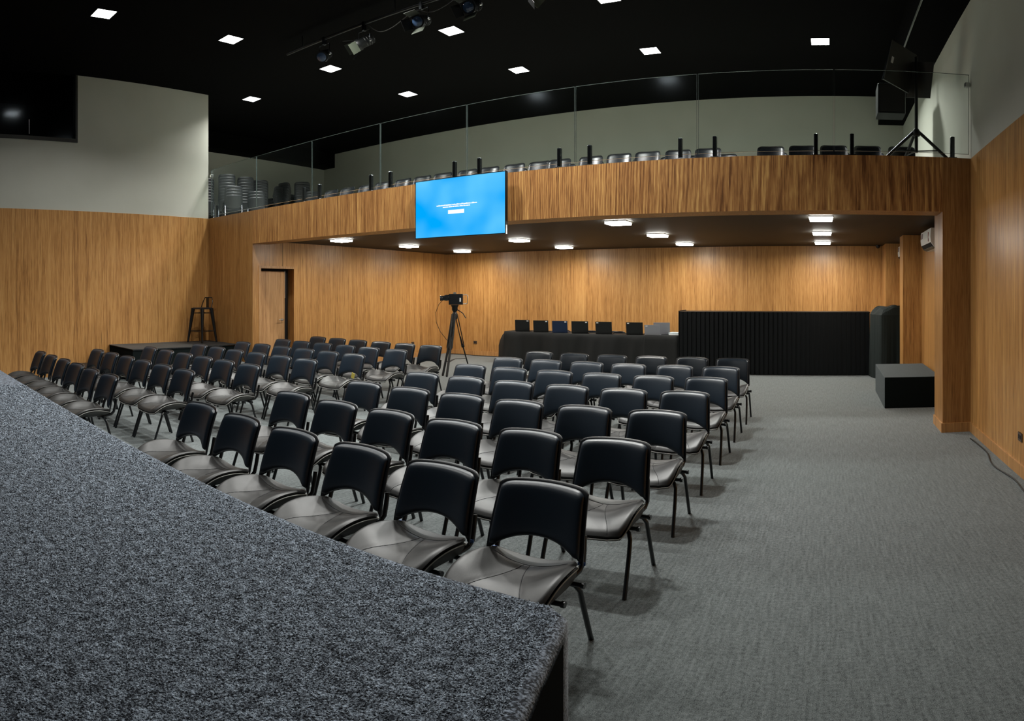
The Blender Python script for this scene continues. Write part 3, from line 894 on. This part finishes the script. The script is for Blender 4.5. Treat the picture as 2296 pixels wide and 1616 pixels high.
pp = thing('paper_stack', 'pale papers piled on the cloth against the counter', 'papers', (-3.17, 12.45, .767))
MB().box(-.12, .12, -.12, .12, 0, .015, Matrix.Rotation(.15, 3, 'Z')).build('sheets', M_offwhite, pp)
MB().box(-.11, .10, -.10, .13, .015, .05, Matrix.Rotation(-.1, 3, 'Z')).build('folder', M_paper, pp)
for x, lb in ((-5.92, 'glossy black chair behind the table, seen beside the navy laptop'), (-5.26, 'glossy black chair behind the table, between two laptops left of middle'), (-4.60, 'glossy black chair behind the table in the widest gap between laptops')):
    shell_chair((x, 12.98, 0), PI + random.uniform(-.1, .1), lb, 'chairs behind the laptop table')

# ------------------------------------------------------------------ covered equipment and box right of the counter
cv = MB()
lev = [(0, 1.0), (.25, .99), (.6, .97), (1.0, .955), (1.24, .95), (1.36, .86), (1.40, .72)]
PP = []
n = 56
for z, sc in lev:
    row = []
    for i in range(n + 1):
        a = 2 * PI * i / n
        cx, cy = math.cos(a), math.sin(a)
        p_ = 18.0
        rr_ = 1 / (abs(cx) ** p_ + abs(cy) ** p_) ** (1 / p_)
        f = 1 - z / 1.4
        rip = 1 + f * .03 * math.sin(a * 9 + 1) + f * .02 * math.sin(a * 17)
        x = cx * rr_ * .33 * sc * rip; y = cy * rr_ * .34 * sc * rip
        zz = z
        if z > 1.3: zz -= .10 * max(0, -x / .33) ** 2 + .02 * math.sin(a * 5)
        row.append((x, y, max(0.004, zz)))
    PP.append(row)
cv.grid(PP, False)
cv.add(PP[-1][:-1], [tuple(range(n))])
tag(cv.build('equipment_cover', M_cover, None, (1.24, 11.74, 0), (0, 0, .28)), 'tall upright object shrouded in black fabric between counter and column', 'covered equipment')

bx_ = MB(); bx_.m = 0
bx_.rbox(.83, 1.64, 8.60, 10.20, 0.0, .457, .008)
bxo = tag(bx_.build('plinth_box', M_felt), 'low grey carpeted box with a black front, beside the right pier', 'box')
MB().box(.834, 1.638, 8.592, 8.600, 0.004, .452).build('front_panel', M_blackfelt, bxo)

# ------------------------------------------------------------------ air conditioners
def aircon(y, label):
    t = thing('air_conditioner', label, 'air conditioner', (XR, y, 2.32), 0, 'wall air conditioners')
    L2 = .45
    sec = [(0, 0), (-.10, -.005), (-.16, .02), (-.205, .08), (-.215, .16), (-.205, .285), (0, .29)]
    b_ = MB(); n = len(sec)
    A = [(x, -L2, z) for x, z in sec]; B = [(x, L2, z) for x, z in sec]
    b_.add(A + B, [tuple(range(n))[::-1], tuple(range(n, 2 * n))] + [(i, (i + 1) % n, n + (i + 1) % n, n + i) for i in range(n)])
    b_.build('casing', M_white, t)
    MB().box(-.035, .035, -L2 + .04, L2 - .04, -.004, .002, Matrix.Rotation(.95, 3, 'Y'), (-.186, 0, .048)).build('outlet', M_hole, t)
    MB().box(-.028, .028, -L2 + .05, L2 - .05, -.004, .004, Matrix.Rotation(.35, 3, 'Y'), (-.150, 0, .008)).build('louvre', M_grill, t)
    MB().box(-.2165, -.209, L2 - .20, L2 - .03, .18, .26).build('label_sticker', M_stick, t)
    MB().box(-.2180, -.211, -L2 + .17, -L2 + .19, .10, .24).build('red_stripe', M_red, t)
    return t
aircon(9.02, 'white wall air conditioner close behind the right pier')
aircon(12.08, 'white wall air conditioner deep under the balcony, half hidden by the column')

# dome camera
dc = thing('dome_camera', 'small black dome camera on the ceiling in the rear right corner', 'security camera', (1.12, 13.1, ZU))
MB().lathe([(.055, -.02), (.055, 0)], n=16).build('mount', M_blackpaint, dc)
MB().lathe([(.004, -.075), (.03, -.065), (.048, -.04), (.05, -.02)], n=16).build('dome', M_gloss, dc)

# sockets
def socket(loc, rz, label):
    t = thing('wall_socket', label, 'socket', loc, rz)
    MB().rbox(-.055, .055, -.010, 0, -.04, .04, .004).build('plate', M_socket, t)
    for sx in (-.022, .022): MB().box(sx - .014, sx + .014, -.012, -.010, -.018, .018).build('outlet', M_hole, t)
socket((-8.75, YB, .34), 0, 'small brown socket on the rear wall right of the camera tripod')
socket((XU, 11.95, .36), PI / 2, 'small brown socket on the left wall behind the last row')
socket((XR, 5.12, .37), -PI / 2, 'black double socket low on the right wall')

# cables
def cable(pts, r, label, m_=M_blackpaint, name='floor_cable'):
    P = [Vector(p) for p in pts]; out = []
    for i in range(len(P) - 1):
        a = P[max(i - 1, 0)]; b_ = P[i]; c_ = P[i + 1]; d = P[min(i + 2, len(P) - 1)]
        for k_ in range(8):
            t = k_ / 8
            out.append(.5 * ((2 * b_) + (-a + c_) * t + (2 * a - 5 * b_ + 4 * c_ - d) * t * t + (-a + 3 * b_ - 3 * c_ + d) * t ** 3))
    out.append(P[-1])
    return tag(MB().tube(out, r, 6).build(name, m_), label, 'cable')
cable([(-9.5, 13.2, .01), (-9.0, 13.3, .01), (-8.6, 13.22, .01), (-8.1, 13.3, .01), (-7.5, 13.2, .01)], .010, 'black cable lying on the floor along the rear wall')
cable([(1.60, 6.6, .008), (1.62, 6.0, .008), (1.55, 5.5, .008), (1.60, 5.0, .008), (1.57, 4.5, .008), (1.6, 3.5, .008)], .007, 'thin black cable along the skirting of the right wall')

# ------------------------------------------------------------------ left platform, steps, stool
pf = thing('side_platform', 'black platform against the left wall carrying the stool', 'platform', (0, 0, 0))
MB().box(XL + .012, -10.2, 4.65, YF - .012, .0, .60).build('deck', M_blackfelt, pf)
MB().box(XL + .012, -10.19, 4.64, YF - .012, .60, .612).build('deck_top', M_deck, pf)
MB().box(-10.198, -10.19, 4.65, YF - .012, .585, .600).build('edge_glint', M_darkmetal, pf)  # polished strip drawing the highlight along the deck edge
st_ = thing('platform_steps', 'black steps leading up to the platform by the left wall', 'steps', (0, 0, 0))
MB().box(XL + .012, -10.6, 4.25, 4.63, 0, .45).build('step', M_blackpaint, st_)
MB().box(XL + .012, -10.55, 3.85, 4.25, 0, .26).build('step', M_blackpaint, st_)

sl = thing('bar_stool', 'black metal bar stool with low back in the wall corner', 'stool', (-10.96, 6.60, .612), .24)
MB().rbox(-.155, .155, -.155, .155, .70, .735, .02).build('seat', M_shell, sl)
for sx in (-1, 1):
    for sy in (-1, 1):
        a_ = MB()
        t0 = (sx * .135, sy * .135, .72); t1 = (sx * .215, sy * .215, 0)
        a_.tube([t0, t1], [.045, .020], 6); a_.build('leg', M_tube, sl)
for z, r_0 in ((.24, .19), (.62, .148)):
    for (a, b_) in (((-1, -1), (1, -1)), ((1, -1), (1, 1)), ((1, 1), (-1, 1)), ((-1, 1), (-1, -1))):
        MB().tube([(a[0] * r_0, a[1] * r_0, z), (b_[0] * r_0, b_[1] * r_0, z)], .008, 6).build('footrest' if z < .4 else 'brace', M_tube, sl)
MB().tube([(-.15, .12, .725), (-.14, .17, .86), (-.10, .19, .945), (.10, .19, .945), (.14, .17, .86), (.15, .12, .725)], .010, 8).build('back_rail', M_tube, sl)
MB().box(-.038, .038, .155, .162, .72, .94).build('back_splat', M_tube, sl)

# ------------------------------------------------------------------ video camera on tripod
tp = thing('camera_tripod', 'tall black tripod standing behind the seats near the rear wall', 'tripod', (-7.13, 10.15, 0), 0)
top = 1.22
for k_, (fx, fy) in enumerate(((.0, .54), (.16, -.50), (.02, -.44))):
    rr0 = math.hypot(fx, fy); ca, sa = fx / rr0, fy / rr0
    lg = MB()
    for o_ in (-.028, .028):
        lg.tube([(.05 * ca - sa * o_, .05 * sa + ca * o_, top), (fx * .55 - sa * o_, fy * .55 + ca * o_, top * .45)], .018 if k_ else .010, 8)
    lg.tube([(fx * .36, fy * .36, top * .62), (fx, fy, .02)], .024 if k_ else .014, 8)
    lg.tube([(fx * .52, fy * .52, top * .47), (fx * .56, fy * .56, top * .43)], .034, 8)
    lg.build('leg', M_blackpaint, tp)
    MB().lathe([(.02, 0), (.02, .03)], (fx, fy, 0), 10).build('foot', M_blackpaint, tp)
    MB().tube([(0, 0, .30), (fx * .78, fy * .78, .27)], .008, 6).build('spreader', M_blackpaint, tp)
MB().lathe([(.055, top - .10), (.06, top), (.045, top + .03), (.03, top + .05)], n=16).build('crown', M_blackpaint, tp)
hd = MB().lathe([(.04, top + .05), (.062, top + .09), (.062, top + .15), (.08, top + .17), (.08, top + .19)], n=16)
hd.build('head', M_blackpaint, tp)
MB().tube([(.0, .02, top + .12), (.16, .06, top + .02), (.22, .08, top - .08)], .010, 6).build('pan_handle', M_blackpaint, tp)
vc = thing('video_camera', 'black box-shaped video camera mounted on the tripod, lens to the left', 'camera', (-7.13, 10.15, 1.415), .55)
MB().rbox(-.12, .17, -.07, .07, 0, .22, .012).build('body', M_gloss, vc)
MB().lathe([(.055, 0), (.062, .08), (.05, .12), (.05, .19), (.062, .20)], (-.10, 0, .145), 18, (-1, 0, -.08)).build('lens', M_gloss, vc)
MB().tube([(.17, 0, .20), (.24, 0, .205), (.265, 0, .18), (.265, 0, .04), (.24, 0, .015), (.17, 0, .02)], .008, 8).build('side_handle', M_metal, vc)
MB().rbox(-.03, .03, -.03, .03, .22, .255, .006).build('shoe_mount', M_metal, vc)
MB().box(.10, .13, -.073, -.070, .06, .14).build('side_label', M_offwhite, vc)
MB().tube([(-.24, 0, .10), (-.33, 0, 0), (-.39, 0, -.16), (-.38, 0, -.36), (-.30, 0, -.55), (-.18, -.02, -.70), (-.08, -.06, -.80)], .006, 6).build('cable', M_blackpaint, vc)

# ------------------------------------------------------------------ lighting bar and stage spotlights
tr = thing('lighting_bar', 'black ceiling pipe carrying the stage spotlights', 'pipe', (0, 6.5, 5.93))
MB().tube([(-8.0, 0, 0), (-1.5, 0, 0)], .024, 10).build('pipe', M_blackpaint, tr)
for x in (-7.6, -5.6, -3.2): MB().tube([(x, 0, 0), (x, 0, .23)], .010, 8).build('hanger', M_blackpaint, tr)
def spotlight(x, aim, label, barn, z=5.60):
    t = thing('stage_spotlight', label, 'spotlight', (x, 6.5, z), 0, 'stage spotlights on the pipe')
    aimv = Vector(aim).normalized(); q = Vector((0, 0, 1)).rotation_difference(aimv)
    b_ = MB().lathe([(.05, -.16), (.085, -.14), (.085, .06), (.10, .07), (.10, .13)], (0, 0, 0), 18, aim, True)
    for z_q in (-.10, -.06, -.02): b_.lathe([(.090, z_q), (.090, z_q + .012)], (0, 0, 0), 18, aim, True)
    b_.build('lamp_body', M_blackpaint, t)
    MB().lathe([(.078, .131), (.06, .142), (.02, .148)], (0, 0, 0), 18, aim).build('lens', M_lens, t)
    yk = MB().tube([(-.115, 0, 0), (-.115, 0, .20), (.115, 0, .20), (.115, 0, 0)], .008, 6)
    yk.build('yoke', M_darkmetal, t)
    MB().box(-.02, .02, -.03, .03, .20, 5.93 - z + .03).build('clamp', M_darkmetal, t)
    MB().lathe([(.02, 0), (.02, .03)], (.118, 0, 0), 10, (1, 0, 0)).build('knob', M_metal, t)
    Q = q.to_matrix()
    if barn:
        for k_ in range(4):
            a = k_ * PI / 2 + .3
            R = Q @ Matrix.Rotation(a, 3, 'Z') @ Matrix.Translation((0, .10, .13)).to_3x3()
            base = Q @ Matrix.Rotation(a, 3, 'Z') @ Vector((0, .10, .13))
            RR = Q @ Matrix.Rotation(a, 3, 'Z') @ Matrix.Rotation(-.45, 3, 'X')
            MB().box(-.09, .09, -.002, .002, 0, .15, RR, tuple(base)).build('barn_door', M_barn if k_ % 2 == 0 else M_blackpaint, t)
    return t
spotlight(-7.07, (.35, -.8, -.55), 'small stage spotlight at the left end of the pipe', False, 5.62)
spotlight(-6.20, (-.55, -.5, -.45), 'stage spotlight with pale open barn doors, second from the left', True)
spotlight(-5.12, (.15, -.9, -.45), 'black stage spotlight with dark barn doors in the middle of the pipe', True, 5.64)
spotlight(-4.29, (.1, -.9, -.5), 'stage spotlight partly cut by the top edge of the picture', True, 5.64)
spotlight(-3.54, (.7, .3, -.5), 'dark stage spotlight at the right end, seen from behind', True, 5.72)
cable([(-6.1, 6.48, 5.86), (-5.85, 6.45, 5.66), (-5.6, 6.45, 5.66), (-5.3, 6.46, 5.80)], .006, 'black cable sagging between two stage spotlights', M_frame, 'spotlight_cable')
cable([(-5.2, 6.47, 5.86), (-4.95, 6.46, 5.72), (-4.7, 6.46, 5.75), (-4.45, 6.47, 5.88)], .006, 'black cable looping right of the middle stage spotlight', M_frame, 'spotlight_cable')

# ------------------------------------------------------------------ monitor stand on the balcony, speaker
ms = thing('monitor_stand', 'tall black tripod stand behind the glass at the right end of the balcony', 'stand', (1.14, 7.62, 3.2), 0)
MB().tube([(0, 0, .28), (0, 0, 1.62)], .022, 10).build('pole', M_blackpaint, ms)
MB().lathe([(.04, .50), (.055, .52), (.055, .56), (.03, .60)], n=12).build('collar', M_blackpaint, ms)
for a in (-.25, 3.35, 1.9):
    ca, sa = math.cos(a), math.sin(a)
    MB().tube([(.04 * ca, .04 * sa, .55), (.50 * ca, .50 * sa, .09)], .021, 8).build('leg', M_blackpaint, ms)
    MB().tube([(0, 0, .30), (.27 * ca, .27 * sa, .30)], .009, 6).build('brace', M_blackpaint, ms)
def monitor(loc, rz, ry, label, w_=.30, hh=.27, stick=False):
    t = thing('stage_monitor', label, 'monitor', loc, 0, 'monitors on the balcony stand')
    t.rotation_euler = (.12, ry, rz)
    MB().rbox(-w_, w_, -.012, .012, -hh, hh, .006).build('screen_panel', M_frame, t)
    MB().rbox(-w_ * .6, w_ * .6, .012, .05, -hh * .6, hh * .5, .01).build('back_cover', M_blackpaint, t)
    MB().box(-.05, .05, .05, .12, -.05, .05).build('mount', M_blackpaint, t)
    MB().box(-w_ - .004, -w_ + .008, -.014, .014, -hh, hh).build('bezel', M_darkmetal, t)
    if stick: MB().box(-w_ + .06, -w_ + .10, -.0145, -.012, -.02, .07).build('label_sticker', M_offwhite, t)
    return t
monitor((.93, 7.60, 4.66), .75, .14, 'left monitor on the stand, tilted, with a white sticker', .25, .29, True)
monitor((1.20, 7.70, 4.52), -.55, .16, 'right monitor on the stand, tilted away from the glass', .17, .25)
ls = thing('wall_speaker', 'black loudspeaker box hung high beside the balcony stand', 'speaker', (1.02, 9.6, 4.80))
MB().rbox(-.22, .22, -.2, .2, -.25, .27, .02).build('cabinet', M_blackpaint, ls)
MB().box(-.19, .19, -.206, -.2, -.22, .24).build('grille', M_hole, ls)
MB().tube([(0, 0, .27), (0, 0, .67)], .02, 8).build('hanger', M_blackpaint, ls)

# empty yellow tag left on a chair
MB_t = MB().box(-.03, .03, -.002, .002, 0, .075, Matrix.Rotation(.3, 3, 'Y'))
tag(MB_t.build('paper_tag', M_yellow, None, (-5.93, 5.98, .475)), 'small yellow paper tag left on a seat in the left block', 'tag')
